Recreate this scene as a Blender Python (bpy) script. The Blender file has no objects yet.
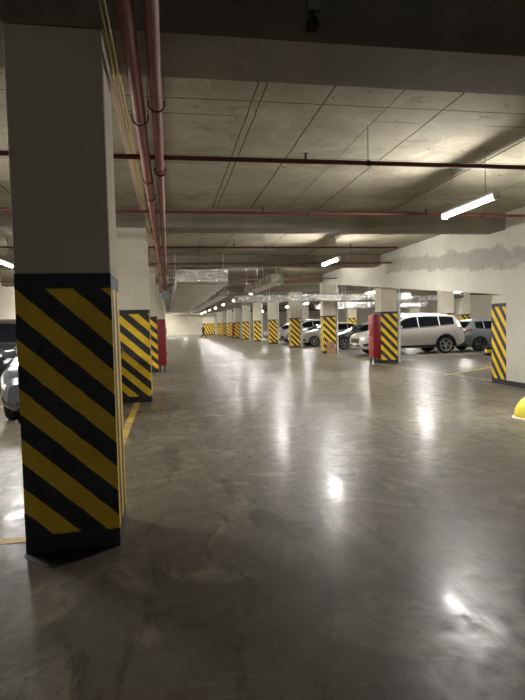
import bpy, bmesh, math, random
from mathutils import Vector, Matrix
random.seed(4)
C = bpy.context.scene.collection
SC = bpy.context.scene
PI = math.pi
ORD = "first second third fourth fifth sixth seventh eighth ninth tenth eleventh twelfth thirteenth".split()

# ------------------------------------------------------------------ camera
F, YAW, PITCH, ROLL, EYE = 542.17, 0.1703, -0.0471, 0.0243, 1.5
cam = bpy.data.cameras.new('camera'); camo = bpy.data.objects.new('camera', cam); C.objects.link(camo)
cam.sensor_fit = 'VERTICAL'; cam.sensor_height = 24.0; cam.lens = F / 700 * 24.0
cam.clip_start = .05; cam.clip_end = 400
fwd = Vector((math.sin(YAW) * math.cos(PITCH), math.cos(YAW) * math.cos(PITCH), math.sin(PITCH)))
rt = Vector((math.cos(YAW), -math.sin(YAW), 0)); up = rt.cross(fwd)
c_, s_ = math.cos(ROLL), math.sin(ROLL)
rt2 = rt * c_ - up * s_; up2 = up * c_ + rt * s_
m = Matrix((rt2, up2, -fwd)).transposed().to_4x4(); m.translation = (0, 0, EYE)
camo.matrix_world = m
SC.camera = camo
SC.view_settings.view_transform = 'Standard'
SC.view_settings.look = 'None'
SC.view_settings.gamma = 1
SC.view_settings.exposure = 2.5

# ------------------------------------------------------------------ materials
def lin(c):
    return tuple(((v / 255) / 12.92 if v / 255 <= .04045 else ((v / 255 + .055) / 1.055) ** 2.4) for v in c) + (1,)

class NT:
    def __init__(s, name):
        s.m = bpy.data.materials.new(name); s.m.use_nodes = True
        s.t = s.m.node_tree; s.b = s.t.nodes['Principled BSDF']
    def n(s, typ, **kw):
        nd = s.t.nodes.new(typ)
        for k, v in kw.items():
            if k in nd.inputs.keys(): nd.inputs[k].default_value = v
            else: setattr(nd, k, v)
        return nd
    def l(s, a, b): s.t.links.new(a, b)
    def math(s, op, a, b=None, c=None):
        nd = s.t.nodes.new('ShaderNodeMath'); nd.operation = op
        for i, v in enumerate((a, b, c)):
            if v is None: continue
            if isinstance(v, (int, float)): nd.inputs[i].default_value = v
            else: s.l(v, nd.inputs[i])
        return nd.outputs[0]
    def noise(s, vec, scale, detail=4, rough=.55, dist=0):
        nd = s.n('ShaderNodeTexNoise'); nd.inputs['Scale'].default_value = scale
        nd.inputs['Detail'].default_value = detail; nd.inputs['Roughness'].default_value = rough
        nd.inputs['Distortion'].default_value = dist
        if vec is not None: s.l(vec, nd.inputs['Vector'])
        return nd.outputs['Fac']
    def ramp(s, fac, stops):
        nd = s.n('ShaderNodeValToRGB'); e = nd.color_ramp.elements
        while len(e) < len(stops): e.new(.5)
        for i, (p, c) in enumerate(stops):
            e[i].position = p; e[i].color = c if len(c) == 4 else tuple(c) + (1,)
        s.l(fac, nd.inputs[0]); return nd.outputs[0]
    def smooth(s, v, a, b):
        nd = s.n('ShaderNodeMapRange'); nd.interpolation_type = 'SMOOTHSTEP'
        s.l(v, nd.inputs[0]); nd.inputs[1].default_value = a; nd.inputs[2].default_value = b
        return nd.outputs[0]
    def mix(s, fac, a, b, blend='MIX'):
        nd = s.n('ShaderNodeMix', data_type='RGBA', blend_type=blend)
        for i, v in ((0, fac), (6, a), (7, b)):
            if isinstance(v, (int, float)): nd.inputs[i].default_value = v
            elif isinstance(v, tuple): nd.inputs[i].default_value = v
            else: s.l(v, nd.inputs[i])
        return nd.outputs[2]
    def obj(s):
        return s.n('ShaderNodeTexCoord').outputs['Object']
    def geo(s):
        return s.n('ShaderNodeNewGeometry').outputs['Position']
    def xyz(s, v):
        nd = s.n('ShaderNodeSeparateXYZ'); s.l(v, nd.inputs[0]); return nd.outputs
    def scale(s, v, sc):
        nd = s.n('ShaderNodeMapping'); nd.inputs['Scale'].default_value = sc; s.l(v, nd.inputs[0]); return nd.outputs[0]
    def bump(s, h, strength=.3, dist=.02):
        nd = s.n('ShaderNodeBump'); nd.inputs['Strength'].default_value = strength; nd.inputs['Distance'].default_value = dist
        s.l(h, nd.inputs['Height']); s.l(nd.outputs[0], s.b.inputs['Normal'])
    def set(s, **kw):
        for k, v in kw.items():
            k = {'color': 'Base Color', 'rough': 'Roughness', 'metal': 'Metallic', 'spec': 'Specular IOR Level', 'coat': 'Coat Weight', 'coatr': 'Coat Roughness'}.get(k, k)
            if isinstance(v, (int, float, tuple)): s.b.inputs[k].default_value = v
            else: s.l(v, s.b.inputs[k])
        return s

def plain(name, rgb, rough=.5, metal=0, var=.08, scale=8, coat=0):
    t = NT(name); f = t.noise(t.obj(), scale)
    c = lin(rgb); a = tuple(x * (1 - var) for x in c[:3]) + (1,); b = tuple(min(1, x * (1 + var)) for x in c[:3]) + (1,)
    t.set(color=t.ramp(f, [(.3, a), (.7, b)]), rough=rough, metal=metal, coat=coat)
    return t.m

M = {}
def mat_floor():
    t = NT('polished_concrete'); p = t.geo()
    big = t.noise(p, .28, 5, .6, .5); mid = t.noise(p, 1.3, 8, .72, 1.2); fine = t.noise(p, 8, 6, .7, .6)
    st = t.noise(t.scale(p, (1.9, .6, 1)), 1.5, 7, .68, 1.0); sc = t.noise(t.scale(p, (9, 2.0, 1)), 3.0, 6, .75, 1.2)
    a = t.mix(t.smooth(big, .3, .7), lin((88, 84, 75)), lin((112, 106, 93)))
    a = t.mix(t.math('MULTIPLY', t.smooth(mid, .49, .66), .65), a, lin((148, 141, 124)))
    a = t.mix(t.math('MULTIPLY', t.smooth(st, .50, .34), .65), a, lin((62, 58, 51)))
    a = t.mix(t.math('MULTIPLY', t.smooth(fine, .52, .75), .45), a, lin((56, 53, 47)))
    a = t.mix(t.math('MULTIPLY', t.smooth(fine, .42, .26), .35), a, lin((142, 136, 121)))
    a = t.mix(t.math('MULTIPLY', t.smooth(sc, .54, .72), .35), a, lin((60, 56, 49)))
    a = t.mix(t.math('MULTIPLY', t.smooth(sc, .44, .26), .35), a, lin((146, 140, 124)))
    ch = t.noise(p, 5.5, 2, .5); a = t.mix(t.math('MULTIPLY', t.smooth(ch, .735, .75), .85), a, lin((30, 28, 25)))
    r = t.math('ADD', .28, t.math('MULTIPLY', t.smooth(fine, .35, .75), .18))
    worn = t.math('MULTIPLY', t.smooth(t.math('ADD', t.math('MULTIPLY', mid, .55), t.math('MULTIPLY', fine, .45)), .60, .42), .115)
    h = t.math('ADD', t.math('MULTIPLY', t.noise(p, 2.6, 4, .55, .5), 1.0), t.math('ADD', t.math('MULTIPLY', fine, .4), t.math('MULTIPLY', sc, .15)))
    t.bump(h, .10, .03)
    t.set(color=a, rough=r, spec=.10, coat=worn, coatr=t.math('ADD', .075, t.math('MULTIPLY', fine, .12)))
    return t.m
M['floor'] = mat_floor()

def mat_ceiling():
    t = NT('board_marked_concrete'); p = t.geo(); x, y, z = t.xyz(p)
    wob = t.math('MULTIPLY', t.math('SUBTRACT', t.noise(p, 2.2, 4), .5), .045)
    def line(v, at, w):
        d = t.math('ABSOLUTE', t.math('ADD', t.math('SUBTRACT', v, at), wob)); return t.smooth(d, w, w * .35)
    mask = None
    for at, w in ((.94, .012), (1.03, .012), (1.71, .015), (3.10, .016), (4.72, .03), (4.62, .012), (2.45, .008), (-2.6, .02), (-4.4, .02), (9.6, .02), (12.2, .02), (6.1, .012)):
        l = line(x, at, w); mask = l if mask is None else t.math('MAXIMUM', mask, l)
    per = t.math('MODULO', t.math('ADD', y, 73.0), 1.82)
    cross = t.smooth(t.math('ABSOLUTE', t.math('ADD', t.math('SUBTRACT', per, .9), wob)), .014, .005)
    gate = t.smooth(t.noise(t.scale(p, (.55, .55, 1)), 1.0, 1), .44, .52)
    mask = t.math('MAXIMUM', mask, t.math('MULTIPLY', cross, gate))
    for yy in (4.62, 5.75, 7.6, 9.9): mask = t.math('MAXIMUM', mask, t.math('MULTIPLY', t.smooth(t.math('ABSOLUTE', t.math('ADD', t.math('SUBTRACT', y, yy), wob)), .018, .006), .8))
    big = t.noise(p, .5, 5, .6, .5); mid = t.noise(p, 1.9, 8, .72, 1.1); fi = t.noise(p, 22, 3)
    a = t.mix(t.smooth(big, .3, .7), lin((134, 127, 109)), lin((172, 164, 144)))
    a = t.mix(t.math('MULTIPLY', t.smooth(mid, .53, .70), .5), a, lin((194, 186, 165)))
    a = t.mix(t.math('MULTIPLY', t.smooth(mid, .46, .30), .5), a, lin((100, 93, 79)))
    pit = t.noise(p, 6, 2, .5); a = t.mix(t.math('MULTIPLY', t.smooth(pit, .72, .74), .7), a, lin((75, 68, 58)))
    a = t.mix(t.math('MULTIPLY', t.math('MULTIPLY', mask, t.smooth(mid, .25, .45)), .95), a, lin((58, 53, 45)))
    t.bump(t.math('SUBTRACT', t.math('MULTIPLY', mid, .5), mask), .25, .02)
    t.set(color=a, rough=.85); return t.m
M['ceiling'] = mat_ceiling()

def mat_conc(name, c0, c1, c2, rough=.85, s=1.0):
    t = NT(name); p = t.geo(); big = t.noise(p, .8 * s, 5, .6, .4); mid = t.noise(p, 4 * s, 6, .65, .5)
    a = t.mix(t.smooth(big, .3, .7), lin(c0), lin(c1)); a = t.mix(t.math('MULTIPLY', t.smooth(mid, .52, .72), .5), a, lin(c2))
    t.bump(mid, .15, .015); t.set(color=a, rough=rough); return t.m
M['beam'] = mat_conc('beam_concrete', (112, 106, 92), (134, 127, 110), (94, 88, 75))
M['pillar'] = mat_conc('pillar_concrete', (188, 182, 164), (200, 194, 177), (174, 167, 148))
M['wall'] = mat_conc('wall_plaster', (205, 199, 182), (216, 210, 194), (190, 183, 164), s=.6)
M['matt_black'] = mat_conc('mottled_black', (26, 26, 28), (33, 33, 35), (44, 43, 42), .6)

def mat_ramp():
    t = NT('ramp_plaster'); p = t.geo(); x, y, z = t.xyz(p)
    big = t.noise(p, .5, 5, .6, .4); mid = t.noise(p, 3, 6, .65, .5)
    a = t.mix(t.smooth(big, .3, .7), lin((184, 180, 167)), lin((198, 194, 181))); a = t.mix(t.math('MULTIPLY', t.smooth(mid, .52, .72), .35), a, lin((152, 147, 134)))
    n = t.noise(t.scale(p, (1, .9, 1.6)), 1.6, 5, .6, .6)
    base = t.math('ADD', 2.02, t.math('MULTIPLY', y, .0775))
    d = t.math('ABSOLUTE', t.math('SUBTRACT', z, base))
    d = t.math('ADD', d, t.math('MULTIPLY', t.math('SUBTRACT', n, .5), .6))
    inside = t.smooth(d, .19, .165)
    edge = t.math('MULTIPLY', t.smooth(d, .16, .19), t.smooth(d, .26, .20))
    gy = t.math('MULTIPLY', t.smooth(y, 18.1, 17.6), t.smooth(y, 6.0, 8.0))
    a = t.mix(t.math('MULTIPLY', t.math('MULTIPLY', inside, gy), .55), a, lin((118, 115, 107)))
    a = t.mix(t.math('MULTIPLY', t.math('MULTIPLY', edge, gy), .4), a, lin((112, 107, 97)))
    t.bump(t.math('ADD', mid, inside), .15, .01)
    t.set(color=a, rough=.85); return t.m
M['ramp'] = mat_ramp()

def mat_stripe():
    t = NT('hazard_paint'); uv = t.n('ShaderNodeUVMap', uv_map='stripe').outputs[0]
    u, v, _ = t.xyz(uv); p = t.geo()
    wob = t.math('MULTIPLY', t.math('SUBTRACT', t.noise(p, 9, 3), .5), .07)
    fr = t.math('FRACT', t.math('ADD', u, wob))
    ye = t.math('MULTIPLY', t.smooth(fr, .0, .03), t.smooth(fr, .53, .50))
    vv = t.math('ADD', v, t.math('MULTIPLY', wob, .35))
    ye = t.math('MULTIPLY', ye, t.math('MULTIPLY', t.smooth(vv, 1.775, 1.765), t.smooth(vv, .115, .125)))
    n = t.noise(p, 5, 6, .7, .5); n2 = t.noise(p, 40, 3)
    yel = t.mix(t.smooth(n, .3, .7), lin((214, 172, 24)), lin((236, 198, 44)))
    yel = t.mix(t.math('MULTIPLY', t.smooth(n2, .6, .75), .35), yel, lin((120, 96, 30)))
    blk = t.mix(t.smooth(n, .35, .7), lin((30, 31, 36)), lin((47, 48, 53)))
    t.set(color=t.mix(ye, blk, yel), rough=.6); return t.m
M['stripe'] = mat_stripe()

def mat_lines(name, rgb, wear):
    t = NT(name); p = t.geo(); n = t.noise(p, 3.5, 7, .7, .6)
    a = t.mix(t.smooth(n, wear, wear + .12), lin(rgb), lin((140, 130, 112)))
    t.set(color=a, rough=.45); return t.m
M['yellow_line'] = mat_lines('yellow_line_paint', (206, 170, 70), .50)
M['pale_line'] = mat_lines('pale_line_paint', (176, 168, 142), .42)

def mat_foil():
    t = NT('foil'); p = t.geo(); n = t.noise(p, 3.2, 5, .6, 2.2); n2 = t.noise(p, 11, 3, .5, 1)
    t.bump(t.math('ADD', n, t.math('MULTIPLY', n2, .3)), 1.0, .16)
    t.set(color=t.ramp(n, [(.3, lin((196, 195, 190))), (.7, lin((232, 231, 226)))]), rough=.24, metal=1.0); return t.m
M['foil'] = mat_foil()
M['foil_seam'] = plain('foil_tape', (206, 205, 200), .4, .3)
M['red_pipe'] = plain('red_pipe_paint', (136, 64, 58), .45, 0, .12, 12)
M['dark_red_pipe'] = plain('dark_red_pipe_paint', (98, 42, 38), .5, 0, .12, 12)
M['clamp'] = plain('dark_clamp_steel', (52, 34, 30), .5, .3)
M['galv'] = plain('galvanised_steel', (150, 152, 152), .4, .7)
M['duct_grey'] = plain('duct_grey_steel', (140, 146, 150), .45, .4)
M['conduit'] = plain('cream_conduit', (196, 176, 118), .5)
M['trunk'] = plain('pale_trunking', (206, 182, 158), .55)
M['white_plastic'] = plain('white_plastic', (222, 222, 218), .4)
M['pipe_white'] = plain('pale_downpipe', (196, 200, 204), .4)
M['dark_plastic'] = plain('dark_plastic', (24, 24, 26), .35)
M['grey_plastic'] = plain('grey_plastic', (120, 120, 116), .5)
M['red_steel'] = plain('red_cabinet_paint', (150, 30, 36), .35, 0, .08, 6)
M['red_dark'] = plain('red_cabinet_side', (118, 22, 36), .4, 0, .08, 6)
M['tyre'] = plain('tyre_rubber', (24, 24, 25), .8)
M['rim'] = plain('alloy', (176, 178, 182), .3, .7)
M['rim_dark'] = plain('dark_alloy', (70, 72, 76), .35, .7)
M['glass'] = plain('tinted_glass', (14, 17, 22), .06, 0, .02)
M['chrome'] = plain('chrome', (200, 202, 205), .15, .95)
M['lens'] = plain('headlight_lens', (225, 230, 235), .12, .3)
M['tail'] = plain('tail_lens', (120, 16, 18), .15)
M['cladding'] = plain('black_cladding', (30, 31, 33), .6)
M['plate'] = plain('number_plate', (228, 228, 226), .4)
M['yellow'] = plain('yellow_paint', (222, 206, 66), .45, 0, .1, 10)
M['pale_pink'] = plain('worn_pale_paint', (214, 196, 176), .6)
M['cardboard'] = plain('brown_board', (150, 118, 84), .8, 0, .2, 9)
M['violet'] = plain('violet_print', (132, 100, 176), .6)
M['coat_cloth'] = plain('dark_coat_cloth', (26, 27, 30), .85)
M['trouser'] = plain('dark_trousers', (34, 35, 40), .85)
M['skin'] = plain('skin', (196, 150, 122), .6)
M['hair'] = plain('dark_hair', (24, 19, 16), .6)
M['shoe'] = plain('shoe_black', (20, 20, 20), .5)
for nm, rgb in (('white', (186, 184, 178)), ('silver', (112, 116, 120)), ('black', (20, 22, 26)), ('grey', (112, 118, 122)), ('navy', (34, 42, 58)), ('darkgrey', (70, 74, 78))):
    M['paint_' + nm] = plain('car_paint_' + nm, rgb, .3, .15 if nm in ('silver', 'grey') else 0, .02, 4, .6)
def mat_emit(name, col, st):
    t = NT(name); t.set(color=(1, 1, 1, 1)); t.b.inputs['Emission Color'].default_value = col; t.b.inputs['Emission Strength'].default_value = st; return t.m
LAMP = 80
M['tube'] = mat_emit('lit_tube', (1.0, .975, .925, 1), LAMP)

# ------------------------------------------------------------------ mesh helpers
class MB:
    def __init__(s): s.bm = bmesh.new()
    def box(s, a, b, bev=0):
        a, b = Vector(a), Vector(b); r = bmesh.ops.create_cube(s.bm, size=1)
        for v in r['verts']: v.co = Vector(((a.x + b.x) / 2 + v.co.x * (b.x - a.x), (a.y + b.y) / 2 + v.co.y * (b.y - a.y), (a.z + b.z) / 2 + v.co.z * (b.z - a.z)))
        if bev:
            es = list({e for v in r['verts'] for e in v.link_edges})
            bmesh.ops.bevel(s.bm, geom=es, offset=bev, segments=2, affect='EDGES', profile=.5)
        return s
    def cyl(s, a, b, r, seg=14, r2=None):
        a, b = Vector(a), Vector(b); d = b - a; L = d.length
        q = d.to_track_quat('Z', 'Y').to_matrix().to_4x4(); q.translation = (a + b) / 2
        bmesh.ops.create_cone(s.bm, cap_ends=True, segments=seg, radius1=r, radius2=r if r2 is None else r2, depth=L, matrix=q)
        return s
    def tube(s, pts, r, seg=8, caps=True):
        pts = [Vector(p) for p in pts]; rings = []
        for i, p in enumerate(pts):
            t = (pts[min(i + 1, len(pts) - 1)] - pts[max(i - 1, 0)]).normalized()
            ref = Vector((0, 0, 1)) if abs(t.z) < .9 else Vector((1, 0, 0))
            n = t.cross(ref).normalized(); bb = t.cross(n)
            rings.append([s.bm.verts.new(p + r * (math.cos(2 * PI * k / seg) * n + math.sin(2 * PI * k / seg) * bb)) for k in range(seg)])
        for a, b in zip(rings, rings[1:]):
            for k in range(seg): s.bm.faces.new((a[k], a[(k + 1) % seg], b[(k + 1) % seg], b[k]))
        if caps: s.bm.faces.new(rings[0][::-1]); s.bm.faces.new(rings[-1])
        return s
    def lathe(s, prof, seg=24, mat=None):
        rings = []
        for r, z in prof:
            if r < 1e-6: rings.append([s.bm.verts.new((0, 0, z))])
            else: rings.append([s.bm.verts.new((r * math.cos(2 * PI * k / seg), r * math.sin(2 * PI * k / seg), z)) for k in range(seg)])
        new = [v for g in rings for v in g]
        for a, b in zip(rings, rings[1:]):
            for k in range(seg):
                k2 = (k + 1) % seg
                if len(a) == 1 and len(b) == 1: continue
                if len(a) == 1: s.bm.faces.new((a[0], b[k], b[k2]))
                elif len(b) == 1: s.bm.faces.new((a[k], a[k2], b[0]))
                else: s.bm.faces.new((a[k], a[k2], b[k2], b[k]))
        if mat is not None:
            for v in new: v.co = mat @ v.co
        return s
    def prism(s, poly, ax, a, b):
        def P(p, t): return {'x': (t, p[0], p[1]), 'y': (p[0], t, p[1]), 'z': (p[0], p[1], t)}[ax]
        A = [s.bm.verts.new(P(p, a)) for p in poly]; B = [s.bm.verts.new(P(p, b)) for p in poly]
        s.bm.faces.new(A); s.bm.faces.new(B[::-1])
        for i in range(len(poly)): j = (i + 1) % len(poly); s.bm.faces.new((A[i], B[i], B[j], A[j]))
        return s
    def mesh(s, name, mat, smooth=30):
        bmesh.ops.recalc_face_normals(s.bm, faces=s.bm.faces)
        if smooth:
            for f in s.bm.faces: f.smooth = True
            for e in s.bm.edges:
                if len(e.link_faces) == 2 and e.calc_face_angle(0) > math.radians(smooth): e.smooth = False
        me = bpy.data.meshes.new(name); s.bm.to_mesh(me); s.bm.free()
        me.materials.append(M[mat] if isinstance(mat, str) else mat); return me
    def build(s, name, mat, parent=None, smooth=30):
        o = bpy.data.objects.new(name, s.mesh(name, mat, smooth)); C.objects.link(o)
        if parent is not None: o.parent = parent
        return o

def tag(o, label=None, cat=None, group=None, kind=None):
    if label: o['label'] = label
    if cat: o['category'] = cat
    if group: o['group'] = group
    if kind: o['kind'] = kind
    return o
def empty(name, loc, label, cat, group=None, rz=0):
    o = bpy.data.objects.new(name, None); C.objects.link(o); o.location = loc; o.rotation_euler = (0, 0, rz); o.empty_display_size = .2
    return tag(o, label, cat, group, 'thing')
def copy_tree(o, parent=None):
    c = o.copy(); C.objects.link(c)
    if parent is not None: c.parent = parent
    for ch in list(o.children): copy_tree(ch, c)
    return c
def struct(name, mb, mat): return tag(mb.build(name, mat, smooth=0), kind='structure')

# ------------------------------------------------------------------ the shell
SL, BB = 3.85, 3.48                     # slab and beam undersides
S = 7.28
Yk = [3.8 + S * k for k in range(12)]
XA0, XA1 = -.99, -.375                  # row under the red pipes
XR0, XR1 = 7.47, 8.09                   # row beside the ramp
YEND, YB_, XL, XR_ = 91.0, -7.0, -7.2, 27.0
struct('floor', MB().box((XL, YB_, -.2), (XR_, YEND, 0)), 'floor')
struct('ceiling', MB().box((XL, YB_, SL), (XR_, YEND, SL + .2)), 'ceiling')
struct('wall_left', MB().box((XL - .2, YB_, 0), (XL, YEND, SL)), 'wall')
struct('wall_right', MB().box((XR_, YB_, 0), (XR_ + .2, YEND, SL)), 'wall')
struct('wall_far', MB().box((XL, YEND, 0), (XR_, YEND + .2, SL)), 'wall')
struct('wall_back', MB().box((XR0, YB_ - .2, 0), (XR_, YB_, SL)), 'wall')
struct('wall_ramp', MB().box((XR0, YB_, 0), (XR1, Yk[1] - .002, SL)), 'ramp')
zr = lambda y: 2.03 + .0948 * (y - 11.1)
struct('wall_ramp_side', MB().prism([(Yk[1], zr(Yk[1])), (26.4, zr(26.4)), (26.4, SL), (Yk[1], SL)], 'x', XR0, XR0 + .4), 'ramp')
struct('baseboard_ramp', MB().box((XR0 - .012, YB_, 0), (XR0, Yk[1] - .004, .11)), 'matt_black')
for k, y in enumerate(Yk):
    if y < 26: segs = [(XL, XR0 - .002)] + ([(XR0 + .402, XR_)] if k >= 1 else [])
    else: segs = [(XL, XR_)]
    for a, b in segs: struct('ceiling_beam', MB().box((a, y, BB), (b, y + .66, SL)), 'beam')
struct('trim_far_soffit', MB().box((1.6, 79, 2.9), (7.0, 79.5, 3.2)), 'wall')

# painted floor lines
def line(a, b, w, mat, name='floor_line'):
    a, b = Vector(a), Vector(b); d = (b - a).normalized(); n = Vector((-d.y, d.x)) * w / 2
    q = [a + n, b + n, b - n, a - n]
    struct(name, MB().prism([(p.x, p.y) for p in q], 'z', .0005, .004), mat)
line((-.66, 4.6), (-.66, 11.05), .11, 'yellow_line')
for k in range(1, 7): line((-.66, Yk[k] + .62), (-.66, Yk[k + 1] - .05), .11, 'yellow_line')
line((-1.02, 4.06), (-6.5, 4.06), .11, 'yellow_line')
for k in range(1, 6): line((-1.02, Yk[k] + .3), (-6.5, Yk[k] + .3), .11, 'yellow_line')
line((7.7, 11.75), (7.35, 18.3), .09, 'pale_line')
line((7.5, 19.1), (7.5, 25.6), .09, 'pale_line')
for k in range(3, 7): line((7.5, Yk[k] + .7), (7.5, Yk[k + 1] - .1), .09, 'pale_line')
line((7.42, 13.7), (13.0, 17.6), .1, 'yellow_line')
for y in (19.6, 22.1, 25.45, 28.6, 31.3): line((8.2, y), (13.4, y), .09, 'pale_line')
# thin black patch on the floor at the foot of the first pillar
struct('floor_black_patch', MB().prism([(-1.0, 3.795), (-.99, 3.74), (-.88, 3.60), (-.78, 3.53), (-.62, 3.60), (-.47, 3.73), (-.37, 3.795)], 'z', .0006, .002), 'matt_black')

# ------------------------------------------------------------------ pillars
def band(x0, x1, y0, y1, ztop, fx, fy0, fr):
    """a painted band with stripes; per side a function (x, y, z) -> stripe phase, in uv"""
    b = MB(); b.box((x0, y0, 0), (x1, y1, ztop)); bm = b.bm
    bmesh.ops.recalc_face_normals(bm, faces=bm.faces)
    uv = bm.loops.layers.uv.new('stripe')
    for f in bm.faces:
        n = f.normal
        fn = fy0 if abs(n.y) > .5 else (fx if n.x < -.5 else fr)
        for l in f.loops:
            c = l.vert.co; l[uv].uv = (fn(c.x, c.y, c.z), c.z * 1.0)
    return b
def pillar(x0, x1, y0, y1, top, label, group, kind, pd=.335):
    cx, cy = (x0 + x1) / 2, (y0 + y1) / 2; hw, hd = (x1 - x0) / 2, (y1 - y0) / 2
    o = empty('striped_pillar', (cx, cy, 0), label, 'pillar', group)
    zt = 1.85 if kind != 'near' else 1.87
    if kind == 'near':
        fy = lambda x, y, z: (z + .92 * (x + hw) - 1.275) / .332
        fl = lambda x, y, z: (z + .9 * y) / .33
        fr = lambda x, y, z: (y * .95 + z * .045) / .25 + .2
    elif kind == 'left':
        fy = lambda x, y, z: (z + .9 * (x - hw) - .06) / .335
        fl = lambda x, y, z: (z + .9 * y) / .33
        fr = lambda x, y, z: (z + y * 2.6) / .45
    elif kind == 'end':
        fy = lambda x, y, z: (z + x) / .335
        fl = lambda x, y, z: (z - 1.25 * y) / .335 + .30
        fr = fl
    else:
        fy = lambda x, y, z: (z + 1.0 * (x + hw) - .18) / pd
        fl = lambda x, y, z: (z + 1.1 * y + 1.1 * hd - .18) / pd
        fr = lambda x, y, z: (z - 1.1 * y) / pd
    band(-hw, hw, -hd, hd, zt, fl, fy, fr).build('striped_base', 'stripe', o, 0)
    sh = MB(); sh.box((-hw, -hd, zt), (hw, hd, top), .012); sh.build('shaft', 'pillar', o, 0)
    return o
pil_dep = .56
PL, PR = [], []
for k, y in enumerate(Yk):
    lab = 'big pillar with dark shaded stripes filling the near end of the red pipe row' if k == 0 else f'striped concrete pillar, {ORD[k]} along the row under the big red pipes'
    if k == 2: lab = 'striped pillar with a red cabinet on its side under the red pipes'
    PL.append(pillar(XA0, XA1, y, y + pil_dep, BB - .002, lab, 'striped pillars along the red pipe row', 'near' if k == 0 else 'left'))
for k, y in enumerate(Yk[1:], 1):
    if k == 1: lab = 'striped pillar end at the pale ramp wall beside the yellow dome'
    elif k == 2: lab = 'striped pillar with red hose cabinet in front of the white SUV'
    elif k == 3: lab = 'striped pillar with a brown board leaning at its foot'
    else: lab = f'striped pillar beyond the brown board, {ORD[k - 4]} of the row after it'
    top = zr(y) - .003 if y < 26 else BB - .002
    PR.append(pillar(XR0, XR1, y + (.0 if k > 1 else 0), y + pil_dep, top, lab, 'striped pillars along the parking aisle', 'end' if k == 1 else 'right', .335 if k < 6 else .42))
for k in range(3, 9):
    pillar(13.75, 14.37, Yk[k], Yk[k] + pil_dep, BB - .002, f'striped pillar between the parked rows, {ORD[k - 3]} back from the white SUV', 'striped pillars between the parked rows', 'right')
for k in range(4, 9):
    pillar(19.0, 19.62, Yk[k], Yk[k] + pil_dep, BB - .002, f'distant striped pillar behind the grey hatchback, {ORD[k - 4]} of its row', 'distant striped pillars', 'right')
o = empty('striped_barrier', (6.3, 88, 0), 'striped low barrier wall across the far end of the aisle', 'barrier')
band(-.75, 1.1, 0, .3, 1.85, lambda x, y, z: z / .33, lambda x, y, z: (z * .5 + x) / .42, lambda x, y, z: z / .33).build('striped_base', 'stripe', o, 0)
MB().box((-.75, 0, 1.85), (1.1, .3, 2.84)).build('wall_panel', 'wall', o, 0)

# pale downpipes beside the aisle pillars
for k in range(2, 9):
    y = Yk[k]; top = (zr(y) - .03) if y < 26 else BB - .01
    o = empty('downpipe', (XR1 + .10, y + .12, 0), 'pale downpipe beside the ' + ('red cabinet pillar' if k == 2 else 'brown board pillar' if k == 3 else f'{ORD[k - 4]} aisle pillar past the brown board'), 'pipe', 'pale downpipes beside pillars')
    MB().cyl((0, 0, 0), (0, 0, top), .06, 12).build('pipe', 'pipe_white', o)
    for z in (.5, 1.5, 2.2): MB().cyl((0, 0, z), (0, 0, z + .05), .07, 12).build('collar', 'pipe_white', o)
    MB().box((-.08, -.09, top - .45), (.08, -.062, top - .2), .005).build('junction_box', 'white_plastic', o)

# ------------------------------------------------------------------ lamps
def make_lamp():
    o = empty('tube_light', (0, 0, 0), 'x', 'ceiling light', 'lit tube lights')
    MB().box((-.05, -.70, .028), (.05, .70, .075), .008).build('housing', 'white_plastic', o)
    MB().box((-.045, -.68, -.014), (.045, .68, .028), .012).build('tube', 'tube', o)
    for y in (-.705, .68): MB().box((-.05, y, -.034), (.05, y + .025, .06), .006).build('end_cap', 'white_plastic', o)
    for y in (-.45, .45): MB().cyl((0, y, .075), (0, y, SL - 3.15), .006, 6).build('hanger_rod', 'galv', o)
    return o
proto = None
def lamp(x, y, label, z=3.15):
    global proto
    if proto is None: proto = make_lamp(); o = proto
    else: o = copy_tree(proto)
    o.location = (x, y, z); o['label'] = label; return o
for i, y in enumerate((7.47, 14.35, 21.45, 28.3, 36.2, 43.6, 50.9, 58.2, 65.5, 72.7, 80)):
    lamp(4.42, y, f'lit tube light over the open aisle, {ORD[i]} going away from the first red cross pipe')
for i, y in enumerate((7.47, 14.3, 21.5, 28.8, 36.2, 43.5, 50.8, 65)):
    lamp(-3.95, y, f'lit tube light above the grey car bay, {ORD[i]} of that row')
for i, y in enumerate((14.5, 22.9, 29.6, 36.9, 44.2, 51.5, 66)):
    lamp(11.45, y, f'lit tube light over the white SUV bays, {ORD[i]} from the ramp wall end')
for i, y in enumerate((22.5, 29.9, 37.2, 44.5)):
    lamp(17.2, y, f'lit tube light over the grey hatchback row, {ORD[i]} back')

for i, (x, y) in enumerate(((-4, 82), (.4, 83.0), (2.2, 86), (-1.6, 88), (-3.5, 74), (2.4, 82.5), (9.5, 84))):  # extra tubes added only to brighten the far end
    lamp(x, y, f'fill light added close to the far end wall, {ORD[i]} of that cluster')
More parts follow.
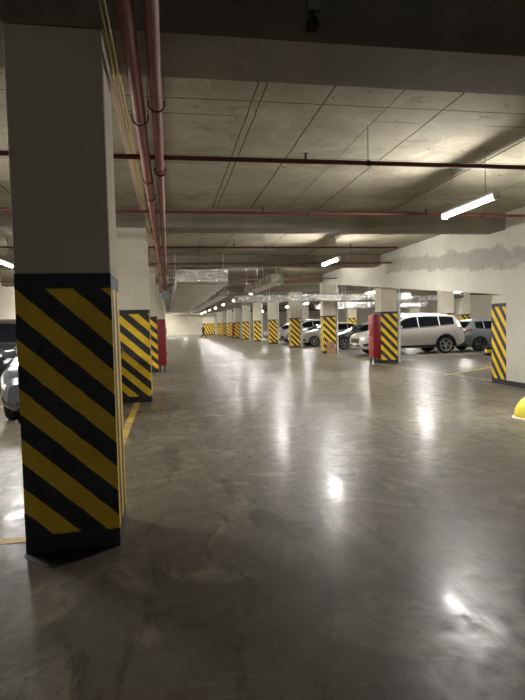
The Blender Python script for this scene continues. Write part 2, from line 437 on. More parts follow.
# ------------------------------------------------------------------ pipes
def pipe(name, a, b, r, mat, label, cat='pipe', clamps=(), rods=(), sprinklers=(), group=None, joints=()):
    o = empty(name, (0, 0, 0), label, cat, group)
    a, b = Vector(a), Vector(b); d = (b - a).normalized()
    MB().cyl(a, b, r, 18).build('pipe', mat, o)
    at = lambda t: a + d * t
    for t in joints:
        MB().cyl(at(t - .05), at(t + .05), r * 1.22, 18).build('coupling', mat, o)
    for t in clamps:
        c = at(t); n = 12
        q = r + .018
        pts = [c + Vector((-q, 0, .03))] + [c + Vector((q * math.cos(PI + PI * k / n), 0, q * math.sin(PI + PI * k / n))) for k in range(n + 1)] + [c + Vector((q, 0, .03))]
        MB().tube(pts, .007, 6).build('hanger_clamp', 'clamp', o)
        for sx in (-1, 1): MB().cyl(c + Vector((sx * q, 0, .02)), c + Vector((sx * q, 0, SL - c.z)), .0025, 5).build('hanger_rod', 'beam', o)
    for t in rods:
        c = at(t); MB().cyl(c + Vector((0, 0, r)), Vector((c.x, c.y, SL)), .006, 6).build('hanger_rod', 'galv', o)
        MB().cyl(c - d * .02, c + d * .02, r + .008, 12).build('hanger_ring', 'clamp', o)
    for t in sprinklers:
        c = at(t); sp = MB(); sp.cyl(c + Vector((0, 0, r * .6)), c + Vector((0, 0, r + .05)), .013, 8); sp.cyl(c + Vector((0, 0, r + .06)), c + Vector((0, 0, r + .066)), .028, 10); sp.cyl(c + Vector((0, 0, r + .04)), c + Vector((0, 0, r + .065)), .006, 6)
        sp.build('sprinkler', 'clamp', o)
    return o
LP = 52
pipe('fire_main_pipe', (-.185, YB_ + .5, 3.30), (-.185, LP, 3.30), .05, 'red_pipe', 'big red ceiling pipe closer to the striped pillar row, of the long pair', clamps=[11.35, 14.2, 17.6, 21.4, 25.4, 30], joints=[13.4, 19.4, 25.4], group='long red pipes')
pipe('fire_main_pipe', (-.04, YB_ + .5, 3.30), (-.04, LP, 3.30), .045, 'red_pipe', 'big red ceiling pipe closer to the aisle, of the long pair', clamps=[11.05, 12.95, 16.4, 20.2, 24.0, 28.6], joints=[12.9, 18.9, 24.9], group='long red pipes')
crosses = [(6.28, 7.46, .028, 'first one, reaching the ramp wall', 3.40), (9.2, 6.6, .024, 'second from the dark near beam', 3.40), (13.3, 5.9, .024, 'third from the dark near beam', 3.40), (16.75, 7.2, .022, 'just in front of the foil duct', 3.40), (22.5, 7.2, .022, 'above the middle of the foil duct', 3.40), (30.0, 7.2, .022, 'above the far half of the foil duct', 3.40)]
for (y, x1, r, d, z) in crosses:
    pipe('sprinkler_pipe', (XL + .02, y, z), (x1, y, z), r, 'dark_red_pipe', f'dark red sprinkler pipe across, {d}', rods=[2.4 - XL] + ([5.7 - XL] if x1 > 6 else []) + [-3 - XL], sprinklers=[1.63 - XL, 4.6 - XL, -2.2 - XL], group='dark red cross pipes')

# cream trunking and thin conduits along the pillar row
o = empty('cable_trunking', (0, 0, 0), 'pale flat cable trunking running along the ceiling beside the red pipes', 'trunking')
for k in range(6):
    y0, y1 = Yk[k] + .68, Yk[k + 1] - .02
    MB().box((-.475, y0, 3.775), (-.405, y1, 3.815), .006).build('trunk_cover', 'trunk', o, 0)
    for i in range(4): MB().box((-.485, y0 + .6 + 1.6 * i, 3.817), (-.395, y0 + .63 + 1.6 * i, SL - .002)).build('bracket', 'galv', o)
for i, (xu, xs, r) in enumerate(((-.345, -.385, .009), (-.318, -.36, .009))):
    pts = [(xu, -2.0, 3.455), (xu, 1.5, 3.45)]
    for k in range(6):
        y0, y1 = Yk[k], Yk[k + 1]
        pts += [(xu, y0 - .05, 3.455), (xu, y0 + .3, 3.45), (xu - .005, y0 + .70, 3.46), (xs, y0 + 1.0, 3.76)]
        pts += [(xs + .006 * math.sin(y0 + j * 1.9 + i), y0 + 1.0 + (5.7) * j / 5, 3.78 + .006 * math.sin(j * 2.4)) for j in range(1, 5)]
        pts += [(xs, y1 - .45, 3.76)]
    c = MB().tube(pts, r, 8).build('electrical_conduit', 'conduit'); tag(c, 'thin cream conduit dipping under the beams, ' + ('touching the trunking side' if i == 0 else 'the one closer to the red pipes'), 'conduit', 'thin cream conduits', 'thing')

# ------------------------------------------------------------------ ducts
def duct(name, a, b, label, seg=1.25, axis='y', rods=True, mat='foil', group='foil wrapped ducts'):
    o = empty(name, (0, 0, 0), label, 'duct', group); a, b = Vector(a), Vector(b)
    i = 1 if axis == 'y' else 0
    n = max(2, int((b[i] - a[i]) / (seg / 8))); bm = MB(); rings = []
    j = 0 if axis == 'y' else 1
    for k in range(n + 1):
        t = a[i] + (b[i] - a[i]) * k / n; ph = (k % 8) / 8
        bul = .055 * min(1, (b.z - a.z) / .5, (b[j] - a[j]) / 1.2) * abs(math.sin(PI * ph)) ** .7 if 0 < k < n else 0
        ww = (b[j] - a[j]); ring = []
        prof = [(0, 1), (.5, 1), (1, 1), (1, .5), (1, 0), (.75, 0), (.5, 0), (.25, 0), (0, 0), (0, .5)]
        for (p, q) in prof:
            c = [0, 0, 0]; c[i] = t
            c[j] = a[j] + ww * p + (bul * .35 if p == 1 else -bul * .35 if p == 0 else 0)
            sag = (-bul * 1.6 * (1.4 if .2 < p < .8 else 1)) if q == 0 else 0
            c[2] = a.z + (b.z - a.z) * q + sag + random.uniform(-.006, .006)
            ring.append(bm.bm.verts.new(c))
        rings.append(ring)
    L = len(rings[0])
    for r0, r1 in zip(rings, rings[1:]):
        for k in range(L): bm.bm.faces.new((r0[k], r0[(k + 1) % L], r1[(k + 1) % L], r1[k]))
    bm.bm.faces.new(rings[0]); bm.bm.faces.new(rings[-1][::-1])
    bm.build('duct_body', mat, o, 40)
    t = a[i] + seg; q = 0
    while t < b[i] - .1:
        lo, hi = a.copy(), b.copy(); lo[i] = t - .012; hi[i] = t + .012
        lo[j] -= .012; hi[j] += .012; lo.z -= .014; hi.z += .012
        # four strips around the joint
        fr = MB()
        l2, h2 = lo.copy(), hi.copy(); h2.z = lo.z + .03; fr.box(l2, h2)
        l2, h2 = lo.copy(), hi.copy(); l2.z = hi.z - .03; fr.box(l2, h2)
        l2, h2 = lo.copy(), hi.copy(); h2[j] = lo[j] + .03; fr.box(l2, h2)
        l2, h2 = lo.copy(), hi.copy(); l2[j] = hi[j] - .03; fr.box(l2, h2)
        fr.build('joint_frame', 'foil_seam', o, 0)
        if rods and q % 4 == 0:
            for e in (a[j] - .02, b[j] + .02):
                c = [0, 0, 0]; c[i] = t + .3; c[j] = e
                MB().cyl((c[0], c[1], a.z), (c[0], c[1], SL), .011, 6).build('hanger_rod', 'pipe_white', o)
        t += seg; q += 1
    return o
duct('foil_duct', (.29, 16.2, 2.80), (1.80, 50, 3.17), 'wide silver foil duct hanging over the aisle beside the red pipes')
duct('foil_duct', (3.30, 17.3, 2.86), (3.72, 23.6, 3.13), 'narrow silver duct hanging from thin rods under the aisle tube lights', seg=1.0)
duct('foil_duct', (3.0, 24.3, 2.55), (11.4, 24.85, 2.83), 'silver foil duct crossing the aisle in front of the brown board pillar', axis='x')
duct('foil_duct', (2.35, 25.4, 2.90), (2.85, 60, 3.16), 'long silver duct running away past the cross duct', seg=1.6)
duct('foil_duct', (15.3, 27.5, 2.72), (16.0, 36, 2.98), 'silver foil duct seen above the white SUV roof', seg=1.3)
duct('foil_duct', (9.2, 31.0, 2.42), (13.0, 31.5, 2.72), 'silver foil duct above the black sedan', axis='x', seg=.9)
duct('foil_duct', (10.2, 36.8, 2.5), (18.6, 37.3, 2.8), 'silver foil duct crossing above the parked rows past the black sedan', axis='x', seg=1.1)
o = empty('round_duct', (-.08, 0, 0), 'round grey steel duct beside the wide foil duct below the red pipes', 'duct')
MB().cyl((0, 24.0, 2.86), (0, 42, 2.86), .20, 28).build('duct_body', 'duct_grey', o)
for y in (24.02, 28, 32, 36, 40): MB().cyl((0, y, 2.86), (0, y + .05, 2.86), .214, 28).build('flange', 'galv', o)
for y in (25, 33): MB().cyl((.13, y, 3.01), (.13, y, SL), .008, 6).build('hanger_rod', 'galv', o)

# ------------------------------------------------------------------ small fittings
o = empty('beam_camera', (1.07, 3.8, 3.70), 'small dark dome camera under a grey box on the near beam', 'camera')
MB().box((-.045, -.05, -.02), (.045, -.001, .10), .006).build('mount_box', 'grey_plastic', o)
MB().cyl((-.01, -.03, -.08), (-.01, -.03, -.02), .012, 10).build('neck', 'dark_plastic', o)
MB().lathe([(0, -.05), (.022, -.046), (.038, -.03), (.042, -.005), (.04, .02), (.03, .035), (0, .04)], 20, Matrix.Translation((-.012, -.048, -.115))).build('dome', 'dark_plastic', o)
o = empty('wall_camera', (-.46, Yk[2], 3.27), 'small white bracket camera high on the cabinet pillar under the red pipes', 'camera')
MB().box((-.04, -.02, -.04), (.04, -.002, .04), .005).build('mount', 'white_plastic', o)
MB().cyl((0, -.02, 0), (0, -.10, .0), .012, 8).build('arm', 'white_plastic', o)
MB().lathe([(0, -.06), (.04, -.05), (.055, -.01), (.05, .03), (0, .045)], 18, Matrix.Translation((0, -.13, 0))).build('dome', 'white_plastic', o)

def cabinet(loc, out, label):
    """red hose cabinet on a pillar side; out = +1 / -1: the x side it hangs on"""
    o = empty('hose_cabinet', loc, label, 'cabinet', 'red hose cabinets')
    w, d = .25, .52
    xs = sorted((0, out * w))
    MB().box((xs[0], 0, .20), (xs[1], d, 1.76), .01).build('body', 'red_dark', o)
    f0, f1 = sorted((out * w, out * (w + .022)))
    for z0, z1 in ((.22, .96), (.99, 1.74)):
        dr = MB().box((f0, .02, z0), (f1, d - .02, z1), .005).build('door', 'red_steel', o)
        hx = out * (w + .022)
        h = MB(); h.box(sorted_pt(hx, .06, (z0 + z1) / 2 - .08), sorted_pt(hx + out * .03, .09, (z0 + z1) / 2 + .08), .004); h.build('handle', 'chrome', dr)
    for y in (.03, d - .07):
        for xx in (.03, w - .07):
            a, b = sorted((out * xx, out * (xx + .04)))
            MB().box((a, y, 0), (b, y + .04, .20)).build('leg', 'cladding', o)
    return o
def sorted_pt(x, y, z): return (x, y, z)
cabinet((XR0 - .004, Yk[2] + .02, 0), -1, 'red two-door hose cabinet on the pillar in front of the white SUV')
cabinet((XA1 + .004, Yk[2] + .02, 0), 1, 'red hose cabinet on the pillar row under the red pipes')
cabinet((XR0 - .004, Yk[8] + .02, 0), -1, 'small distant red cabinet among the far aisle pillars')

o = empty('leaning_board', (7.78, Yk[3] - .003, 0), 'dirty brown board leaning on the foot of the striped pillar', 'board')
b = MB(); b.box((-.22, -.03, 0), (.26, 0, .58), .01)
for v in b.bm.verts: v.co.y -= (.58 - v.co.z) * .22
for v in b.bm.verts:
    if v.co.z > .4: v.co.x *= .78
b.build('board', 'cardboard', o, 0)
b = MB(); b.cyl((.07, -.105, .34), (.07, -.118, .34), .075, 16); b.build('violet_spot', 'violet', o)

# yellow dome near the ramp wall
o = empty('parking_dome', (5.37, 7.22, 0), 'yellow painted concrete dome on the floor near the ramp wall', 'bollard')
R = .31
MB().lathe([(R + .03, 0), (R + .03, .02), (R + .01, .035), (0, .035)], 36).build('base_ring', 'pillar', o)
MB().lathe([(R, .035)] + [(R * math.cos(a), .035 + .33 * math.sin(a)) for a in [PI / 2 * i / 12 for i in range(1, 12)]] + [(0, .365)], 36).build('dome', 'yellow', o, 60)
b = MB()
for i in range(8):
    pass
pts = []
for j in range(7):
    for i in range(7):
        az = math.radians(215 + 60 * i / 6); el = math.radians(12 + 38 * j / 6)
        pts.append(b.bm.verts.new(((R + .004) * math.cos(el) * math.cos(az), (R + .004) * math.cos(el) * math.sin(az), .035 + .334 * math.sin(el))))
for j in range(6):
    for i in range(6): b.bm.faces.new((pts[j * 7 + i], pts[j * 7 + i + 1], pts[(j + 1) * 7 + i + 1], pts[(j + 1) * 7 + i]))
b.build('worn_patch', 'pale_pink', o, 60)

o = empty('wheel_barrier', (13.05, 20.4, 0), 'low black and yellow wheel barrier behind the white SUV beside the ramp pillar', 'barrier')
MB().box((-.25, -.1, 0), (.35, .1, .12), .02).build('base', 'cladding', o)
MB().box((-.22, -.08, .12), (.32, .08, .24), .02).build('yellow_block', 'yellow', o)
MB().box((-.19, -.06, .24), (.29, .06, .36), .02).build('top_block', 'cladding', o)

# ------------------------------------------------------------------ cars
def interp(tab, t):
    if t <= tab[0][0]: return tab[0][1]
    for (a, va), (b, vb) in zip(tab, tab[1:]):
        if t <= b:
            f = (t - a) / (b - a); return va + (vb - va) * f
    return tab[-1][1]
SPEC = {
 'suv': dict(L=4.97, wheels=(.98, 3.95), rw=.39,
   top=[(0, .80), (.06, .90), (.25, 1.0), (.9, 1.10), (1.30, 1.15), (2.05, 1.71), (2.45, 1.81), (3.2, 1.84), (4.1, 1.79), (4.55, 1.70), (4.82, 1.30), (4.91, 1.12), (4.97, .98)],
   belt=[(0, .74), (.3, .90), (1.3, 1.11), (3.2, 1.19), (4.5, 1.30), (4.80, 1.14), (4.97, .90)],
   bot=[(0, .36), (.2, .27), (4.6, .28), (4.97, .42)],
   wid=[(0, .74), (.10, .85), (.35, .93), (1.0, .95), (4.0, .95), (4.6, .90), (4.85, .82), (4.97, .74)],
   win=[(1.75, 2.66), (2.71, 3.66), (3.71, 4.40)], ws=(1.32, 2.05), rear=(4.52, 4.78), rails=True),
 'sedan': dict(L=4.65, wheels=(.92, 3.62), rw=.335,
   top=[(0, .62), (.08, .72), (.3, .80), (1.0, .92), (1.35, .97), (2.10, 1.38), (2.5, 1.455), (3.1, 1.44), (3.5, 1.36), (4.05, 1.08), (4.5, 1.05), (4.65, .92)],
   belt=[(0, .56), (.3, .72), (1.35, .90), (3.2, .95), (4.0, 1.0), (4.5, .98), (4.65, .84)],
   bot=[(0, .28), (.2, .20), (4.3, .21), (4.65, .34)],
   wid=[(0, .72), (.10, .82), (.35, .88), (1.0, .90), (3.8, .90), (4.3, .85), (4.55, .77), (4.65, .70)],
   win=[(1.75, 2.52), (2.60, 3.30), (3.36, 3.62)], ws=(1.38, 2.10), rear=(3.52, 4.02), rails=False),
 'hatch': dict(L=4.25, wheels=(.86, 3.42), rw=.33,
   top=[(0, .68), (.06, .78), (.3, .88), (.85, 1.0), (1.15, 1.05), (1.9, 1.46), (2.3, 1.54), (3.2, 1.53), (3.75, 1.45), (4.1, 1.08), (4.2, 1.0), (4.25, .90)],
   belt=[(0, .62), (.3, .80), (1.2, .98), (3.2, 1.03), (3.8, 1.10), (4.1, 1.0), (4.25, .82)],
   bot=[(0, .30), (.2, .22), (3.95, .22), (4.25, .36)],
   wid=[(0, .72), (.10, .82), (.35, .88), (.9, .90), (3.5, .90), (3.95, .86), (4.15, .78), (4.25, .70)],
   win=[(1.55, 2.35), (2.43, 3.15), (3.21, 3.62)], ws=(1.18, 1.9), rear=(3.78, 4.08), rails=False)}

def make_car(kind, paint, name, plate=True, rim='rim', dark_rim=False):
    sp = SPEC[kind]; L = sp['L']
    root = empty(name, (0, 0, 0), 'x', 'car')
    st = sorted(set([round(L * i / 40, 3) for i in range(41)] + [x for w in sp['win'] for x in w] + list(sp['ws']) + list(sp['rear']) + [t for t, _ in sp['top']]))
    st = [s for i, s in enumerate(st) if i == 0 or s - st[i - 1] > .012]
    def sec(t):
        zt, zb, z0, w = (interp(sp[k], t) for k in ('top', 'belt', 'bot', 'wid'))
        # tumblehome grows with the height of the cabin above the belt
        cab = max(0, min(1, (zt - zb) / .6)); tw = w * (.90 - .20 * cab)
        ze = zt - (.02 + .05 * cab)
        if ze < zb + .004: ze = zb + .004
        if zt < ze + .003: zt = ze + .003
        return [(0, z0), (w * .80, z0), (w * .965, z0 + .09), (w, z0 + (zb - z0) * .45), (w * .985, zb - .06), (w * .95, zb),
                (w * .94 - (w * .94 - tw) * .5, (zb + ze) / 2), (tw, ze), (tw * .80, zt - (zt - ze) * .30), (tw * .4, zt - (zt - ze) * .05), (0, zt)]
    def surf(t, s, side):
        P = sec(t); i = min(int(s), len(P) - 2); f = s - i
        y = P[i][0] + (P[i + 1][0] - P[i][0]) * f; z = P[i][1] + (P[i + 1][1] - P[i][1]) * f
        return Vector((t - L / 2, side * y, z))
    b = MB(); rings = []
    for t in st:
        P = sec(t); ring = [b.bm.verts.new((t - L / 2, y, z)) for y, z in P] + [b.bm.verts.new((t - L / 2, -y, z)) for y, z in P[-2:0:-1]]
        rings.append(ring)
    n = len(rings[0])
    for a, c in zip(rings, rings[1:]):
        for k in range(n): b.bm.faces.new((a[k], a[(k + 1) % n], c[(k + 1) % n], c[k]))
    b.bm.faces.new(rings[0]); b.bm.faces.new(rings[-1][::-1])
    body = b.build('body', paint, root, 32)
    # wheel arches
    cut = MB()
    for t in sp['wheels']:
        for s in (-1, 1): cut.cyl((t - L / 2, s * .60, sp['rw']), (t - L / 2, s * 1.2, sp['rw']), sp['rw'] + .055, 28)
    co = cut.build('arch_cutter', paint, None)
    md = body.modifiers.new('arches', 'BOOLEAN'); md.object = co; md.operation = 'DIFFERENCE'; md.solver = 'EXACT'
    dg = bpy.context.evaluated_depsgraph_get(); me = bpy.data.meshes.new_from_object(body.evaluated_get(dg))
    body.modifiers.clear(); body.data = me
    bpy.data.objects.remove(co)
    body.data.materials.clear(); body.data.materials.append(M[paint])
    bm = bmesh.new(); bm.from_mesh(me)
    for f in bm.faces: f.smooth = True
    for e in bm.edges: e.smooth = not (len(e.link_faces) == 2 and e.calc_face_angle(0) > math.radians(30))
    bm.to_mesh(me); bm.free()
    def patch(name, t0, t1, s0, s1, side, mat, off=.006, nt=8, ns=4, skew=None, parent=root):
        bb = MB(); outer, inner = [], []
        for i in range(nt + 1):
            ro, ri = [], []
            for j in range(ns + 1):
                u, v = i / nt, j / ns
                t = t0 + (t1 - t0) * u
                s = s0 + (s1 - s0) * v
                if skew: t, s = skew(u, v, t, s)
                p = surf(t, s, side); e = .01
                du = surf(min(L, t + e), s, side) - surf(max(0, t - e), s, side); dv = surf(t, s + e, side) - surf(t, max(0, s - e), side)
                nn = du.cross(dv); nn = nn.normalized() if nn.length > 1e-9 else Vector((0, side, 0))
                if nn.y * side < 0 and abs(nn.y) > .05: nn = -nn
                elif abs(nn.y) <= .05 and nn.z < 0: nn = -nn
                ro.append(bb.bm.verts.new(p + nn * off)); ri.append(bb.bm.verts.new(p - nn * .006))
            outer.append(ro); inner.append(ri)
        for i in range(nt):
            for j in range(ns):
                bb.bm.faces.new((outer[i][j], outer[i + 1][j], outer[i + 1][j + 1], outer[i][j + 1]))
        edge = [(i, 0) for i in range(nt)] + [(nt, j) for j in range(ns)] + [(i, ns) for i in range(nt, 0, -1)] + [(0, j) for j in range(ns, 0, -1)]
        for (i, j), (k, l) in zip(edge, edge[1:] + edge[:1]):
            bb.bm.faces.new((outer[i][j], outer[k][l], inner[k][l], inner[i][j]))
        return bb.build(name, mat, parent, 40)
    for side in (1, -1):
        for a, c in sp['win']: patch('side_window', a, c, 5.15, 6.72, side, 'glass')
        patch('sill_cladding', .55, L - .45, 1.6, 2.15, side, 'cladding', .008, 16, 3) if kind == 'suv' else None
        patch('headlight', .05, .52, 3.9, 4.95, side, 'lens', .008)
        patch('tail_light', L - .42, L - .03, 4.0, 4.95, side, 'tail', .008)
        fog = patch('fog_lamp', .09, .30, 2.35, 3.05, side, 'cladding', .008)
        hi = [(sp['win'][0][1] - .25), (sp['win'][1][1] - .22)]
        for t in hi:
            p = surf(t, 4.5, side); MB().box((p.x - .1, p.y - .012, p.z - .015), (p.x + .1, p.y + .02 * 1, p.z + .015), .005).build('door_handle', paint, root)
        p = surf(sp['win'][0][0] + .02, 5.2, side)
        mm = MB(); mm.box((p.x - .09, min(p.y - side * .02, p.y + side * .20), p.z - .01), (p.x + .06, max(p.y - side * .02, p.y + side * .20), p.z + .13), .03)
        mm.build('wing_mirror', paint, root)
        if sp['rails']:
            pts = [surf(t, 8.0, side) + Vector((0, 0, h)) for t, h in ((2.25, .0), (2.35, .04), (2.8, .05), (3.5, .05), (4.1, .045), (4.25, .0))]
            MB().tube(pts, .016, 8).build('roof_rail', 'chrome', root)
        # window trim strip along the belt
        patch('belt_trim', sp['win'][0][0] - .25, sp['win'][-1][1], 4.95, 5.10, side, 'chrome' if kind == 'suv' else 'cladding', .005, 14, 1)
        # arch cladding
        if kind == 'suv':
            for t in sp['wheels']:
                ar = MB(); rw = sp['rw']; w = interp(sp['wid'], t)
                n_ = 18; r0, r1 = rw + .045, rw + .105; q = []
                for k in range(n_ + 1):
                    a = -.12 + (PI + .24) * k / n_; yy = side * (w + .008); yi = side * (w - .08)
                    q.append([ar.bm.verts.new((t - L / 2 + r * math.cos(a), y, rw + r * math.sin(a))) for r, y in ((r0, yi), (r0, yy), (r1, yy), (r1, yi))])
                for a_, c_2 in zip(q, q[1:]):
                    for k in range(4): ar.bm.faces.new((a_[k], a_[(k + 1) % 4], c_2[(k + 1) % 4], c_2[k]))
                ar.bm.faces.new(q[0]); ar.bm.faces.new(q[-1][::-1])
                ar.build('arch_cladding', 'cladding', root)
    def top_glass(name, t0, t1):
        bb = MB(); g = []
        for i in range(7):
            t = t0 + (t1 - t0) * i / 6; row = []
            for j in range(-6, 7):
                s = 10 - abs(j) / 6 * 2.75
                p = surf(t, s, 1 if j >= 0 else -1)
                sl = (surf(t + .02, 10, 1) - surf(t - .02, 10, 1)).normalized(); nn = Vector((-sl.z, 0, sl.x))
                row.append(bb.bm.verts.new(p + nn * .008))
            g.append(row)
        for a, c in zip(g, g[1:]):
            for k in range(12): bb.bm.faces.new((a[k], a[k + 1], c[k + 1], c[k]))
        bmesh.ops.solidify(bb.bm, geom=bb.bm.faces[:], thickness=.006)
        bb.build(name, 'glass', root, 40)
    top_glass('windscreen', sp['ws'][0] + .05, sp['ws'][1] - .03)
    top_glass('rear_window', sp['rear'][0] + .02, sp['rear'][1] - .02)
    # front end
    w0 = interp(sp['wid'], 0); zt = sp['top'][0][1]; z0 = sp['bot'][0][1]
    gm = .5 if kind == 'suv' else .42
    gr = MB().box((-L / 2 - .02, -gm, z0 + (zt - z0) * .42), (-L / 2 + .02, gm, zt - .03), .02).build('grille', 'cladding', root)
    for i in range(4):
        z = z0 + (zt - z0) * (.50 + .1 * i); MB().box((-L / 2 - .027, -gm + .04, z), (-L / 2 - .02, gm - .04, z + .014)).build('grille_bar', 'chrome', gr)
    MB().box((-L / 2 - .015, -w0 * .85, z0 + .03), (-L / 2 + .02, w0 * .85, z0 + (zt - z0) * .3), .02).build('lower_intake', 'cladding', root)
    for x, dx in ((-L / 2, -1), (L / 2, 1)):
        x0, x1 = sorted((x + dx * .028, x + dx * .04))
        zc = z0 + .14 if dx < 0 else interp(sp['bot'], L) + .25
        MB().box((min(x, x1) if dx < 0 else x - .002, -.24, zc - .055), (x if dx < 0 else x1, .24, zc + .055)).build('number_plate', 'plate', root)
    MB().box((L / 2 - .03, -.62, interp(sp['bot'], L) + .02), (L / 2 + .02, .62, interp(sp['bot'], L) + .16), .02).build('rear_bumper', 'cladding', root)
    # wheels
    rw = sp['rw']; tw_ = .22
    for t in sp['wheels']:
        for side in (1, -1):
            w = interp(sp['wid'], t) - .005
            Mx = Matrix.Translation((t - L / 2, side * (w - tw_ / 2), rw)) @ Matrix.Rotation(-side * PI / 2, 4, 'X')
            h = tw_ / 2
            ty = MB().lathe([(rw * .66, -h), (rw * .93, -h), (rw * .985, -h + .025), (rw, -h + .06), (rw, h - .06), (rw * .985, h - .025), (rw * .93, h), (rw * .76, h), (rw * .73, h - .012), (rw * .72, h - .05), (0, h - .05)], 36, Mx).build('tyre', 'tyre', root)
            ri = MB(); ri.lathe([(rw * .66, h - .045), (rw * .755, h - .002), (rw * .70, h - .002), (rw * .62, h - .04)], 36, Mx)
            for k in range(10):
                a = 2 * PI * k / 10 + (.12 if k % 2 else -.12)
                p0 = Mx @ Vector((.03 * math.cos(a), .03 * math.sin(a), h - .022)); p1 = Mx @ Vector((rw * .70 * math.cos(a), rw * .70 * math.sin(a), h - .010)); ri.tube([p0, p1], .016, 6)
            ri.lathe([(.0, h - .004), (.045, h - .006), (.055, h - .03), (0, h - .04)], 16, Mx)
            ri.build('rim', 'rim_dark' if dark_rim else 'rim', ty)
    return root
CARS = {}
def car(kind, paint, name, x, y, rz, label, group=None, dark_rim=False):
    key = (kind, paint)
    if key not in CARS: CARS[key] = o = make_car(kind, 'paint_' + paint, name, dark_rim=dark_rim)
    else: o = copy_tree(CARS[key]); o.name = name
    o.location = (x, y, 0); o.rotation_euler = (0, 0, rz); o['label'] = label
    if group: o['group'] = group
    return o
car('suv', 'white', 'suv', 8.32 + 4.97 / 2, 22.6 + .95, 0, 'white SUV parked side-on behind the red hose cabinet')
car('sedan', 'black', 'sedan_car', 8.62 + 2.32, 29.6, 0, 'black sedan parked between the white SUV and the brown board pillar')
car('hatch', 'white', 'hatchback_car', 8.5 + 2.12, 35.2, 0, 'white hatchback parked past the black sedan, beyond the brown board pillar')
car('suv', 'white', 'suv', 8.45 + 2.48, 41.9, 0, 'white SUV parked past the white hatchback, one pillar further on')
car('hatch', 'white', 'hatchback_car', 8.5 + 2.12, 49.0, 0, 'white hatchback parked deepest along the aisle pillars')
car('hatch', 'grey', 'hatchback_car', 13.44 + 2.12, 24.0, PI, 'grey hatchback parked tail to tail behind the white SUV', dark_rim=True)
car('sedan', 'navy', 'sedan_car', 14.6 + 2.32, 29.0, PI, 'navy sedan in the back row behind the black sedan')
car('suv', 'silver', 'suv', 14.6 + 2.48, 35.4, PI, 'silver SUV in the back row behind the white hatchback')
car('sedan', 'silver', 'sedan_car', 14.6 + 2.32, 42.4, PI, 'silver sedan deep in the back row')
car('sedan', 'navy', 'sedan_car', 8.62 + 2.32, 38.6, 0, 'navy sedan parked between the two white cars beyond the brown board')
car('hatch', 'darkgrey', 'hatchback_car', -1.955, 8.95 + 2.12, math.radians(95), 'grey car facing out behind the big shaded pillar')
car('suv', 'black', 'suv', -4.75, 14.0 + 2.48, math.radians(90), 'black SUV behind the grey car, its roof just showing')

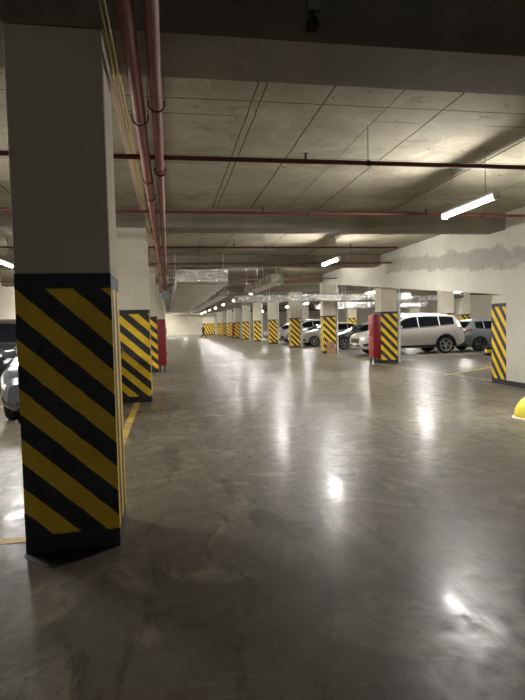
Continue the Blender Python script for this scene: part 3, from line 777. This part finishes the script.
# ------------------------------------------------------------------ the person at the far end
def person(loc):
    o = empty('person', loc, 'person in a dark coat walking across the far end of the aisle', 'person')
    # body: one continuous skinned figure, walking towards +x, seen from -y
    J = {'pel': (0, 0, .95, .125), 'waist': (0, 0, 1.10, .115), 'chest': (.02, 0, 1.32, .135), 'neck': (.03, 0, 1.46, .055), 'head0': (.045, 0, 1.55, .075), 'head': (.055, 0, 1.65, .095), 'crown': (.05, 0, 1.71, .07)}
    E = [('pel', 'waist'), ('waist', 'chest'), ('chest', 'neck'), ('neck', 'head0'), ('head0', 'head'), ('head', 'crown')]
    for s, n, ph in ((1, 'l', 1), (-1, 'r', -1)):
        J['hip' + n] = (.0, s * .09, .90, .095); J['knee' + n] = (.16 if ph > 0 else -.02, s * .09, .50, .062); J['ank' + n] = (.26 if ph > 0 else -.30, s * .09, .10 if ph > 0 else .16, .042)
        J['toe' + n] = (.40 if ph > 0 else -.19, s * .095, .04 if ph > 0 else .05, .036)
        J['sh' + n] = (.02, s * .18, 1.38, .06); J['el' + n] = (-.10 if ph > 0 else .06, s * .235, 1.12, .045); J['wr' + n] = (-.10 if ph > 0 else .22, s * .24, .88 if ph > 0 else .92, .032); J['ha' + n] = (-.08 if ph > 0 else .28, s * .24, .80 if ph > 0 else .86, .034)
        E += [('pel', 'hip' + n), ('hip' + n, 'knee' + n), ('knee' + n, 'ank' + n), ('ank' + n, 'toe' + n), ('chest', 'sh' + n), ('sh' + n, 'el' + n), ('el' + n, 'wr' + n), ('wr' + n, 'ha' + n)]
    def skin(edges, grow, name, mat, parent=o, names=None):
        used = []
        for a, b in edges:
            for q in (a, b):
                if q not in used: used.append(q)
        me = bpy.data.meshes.new(name); me.from_pydata([J[q][:3] for q in used], [(used.index(a), used.index(b)) for a, b in edges], [])
        ob = bpy.data.objects.new(name, me); C.objects.link(ob); ob.parent = parent
        sk = ob.modifiers.new('skin', 'SKIN'); ob.modifiers.new('sub', 'SUBSURF').levels = 1
        for i, q in enumerate(used):
            r = J[q][3] + grow; me.skin_vertices[0].data[i].radius = (r, r)
        me.skin_vertices[0].data[0].use_root = True
        dg = bpy.context.evaluated_depsgraph_get(); m2 = bpy.data.meshes.new_from_object(ob.evaluated_get(dg)); ob.modifiers.clear(); ob.data = m2
        m2.materials.clear(); m2.materials.append(M[mat])
        for p in m2.polygons: p.use_smooth = True
        return ob
    skin(E, 0, 'body', 'skin')
    J['hem'] = (.0, 0, .72, .17)
    skin([('pel', 'waist'), ('waist', 'chest'), ('pel', 'hem')] + [(a, b) for n in 'lr' for a, b in (('chest', 'sh' + n), ('sh' + n, 'el' + n), ('el' + n, 'wr' + n))], .022, 'coat', 'coat_cloth')
    skin([('pel', 'hip' + n) for n in 'lr'] + [(a, b) for n in 'lr' for a, b in (('hip' + n, 'knee' + n), ('knee' + n, 'ank' + n))], .016, 'trousers', 'trouser')
    for n in 'lr': skin([('ank' + n, 'toe' + n)], .012, 'shoe', 'shoe')
    hd = Vector(J['head'][:3])
    MB().lathe([(.085, -.05), (.108, -.01), (.108, .04), (.085, .09), (.045, .115), (0, .122)], 16, Matrix.Translation(hd + Vector((-.015, 0, .0)))).build('hair', 'hair', o)
    f = MB(); f.lathe([(0, -.02), (.014, -.012), (.018, .0), (.009, .03), (0, .035)], 8, Matrix.Translation(hd + Vector((.098, 0, -.01)))); f.build('nose', 'skin', o)
    for s in (1, -1):
        MB().lathe([(0, -.01), (.009, 0), (0, .01)], 8, Matrix.Translation(hd + Vector((.088, s * .035, .02)))).build('eye', 'dark_plastic', o)
        base = Vector(J['ha' + ('l' if s > 0 else 'r')][:3])
        for k in range(4): MB().tube([base + Vector((-.024 + .016 * k, 0, -.01)), base + Vector((-.022 + .016 * k, s * -.006, -.06)), base + Vector((-.02 + .015 * k, s * -.022, -.09 + .006 * abs(k - 1)))], .008, 6).build('finger', 'skin', o)
        MB().tube([base + Vector((.02, 0, .02)), base + Vector((.045, s * -.012, -.01)), base + Vector((.05, s * -.02, -.04))], .009, 6).build('thumb', 'skin', o)
    return o
person((4.15, 66.5, 0))

# ------------------------------------------------------------------ world
w = bpy.data.worlds.new('world'); SC.world = w; w.use_nodes = True
w.node_tree.nodes['Background'].inputs[0].default_value = (.95, .97, 1, 1); w.node_tree.nodes['Background'].inputs[1].default_value = .042  # added fill: dim daylight through the open back, lifting the near pillar
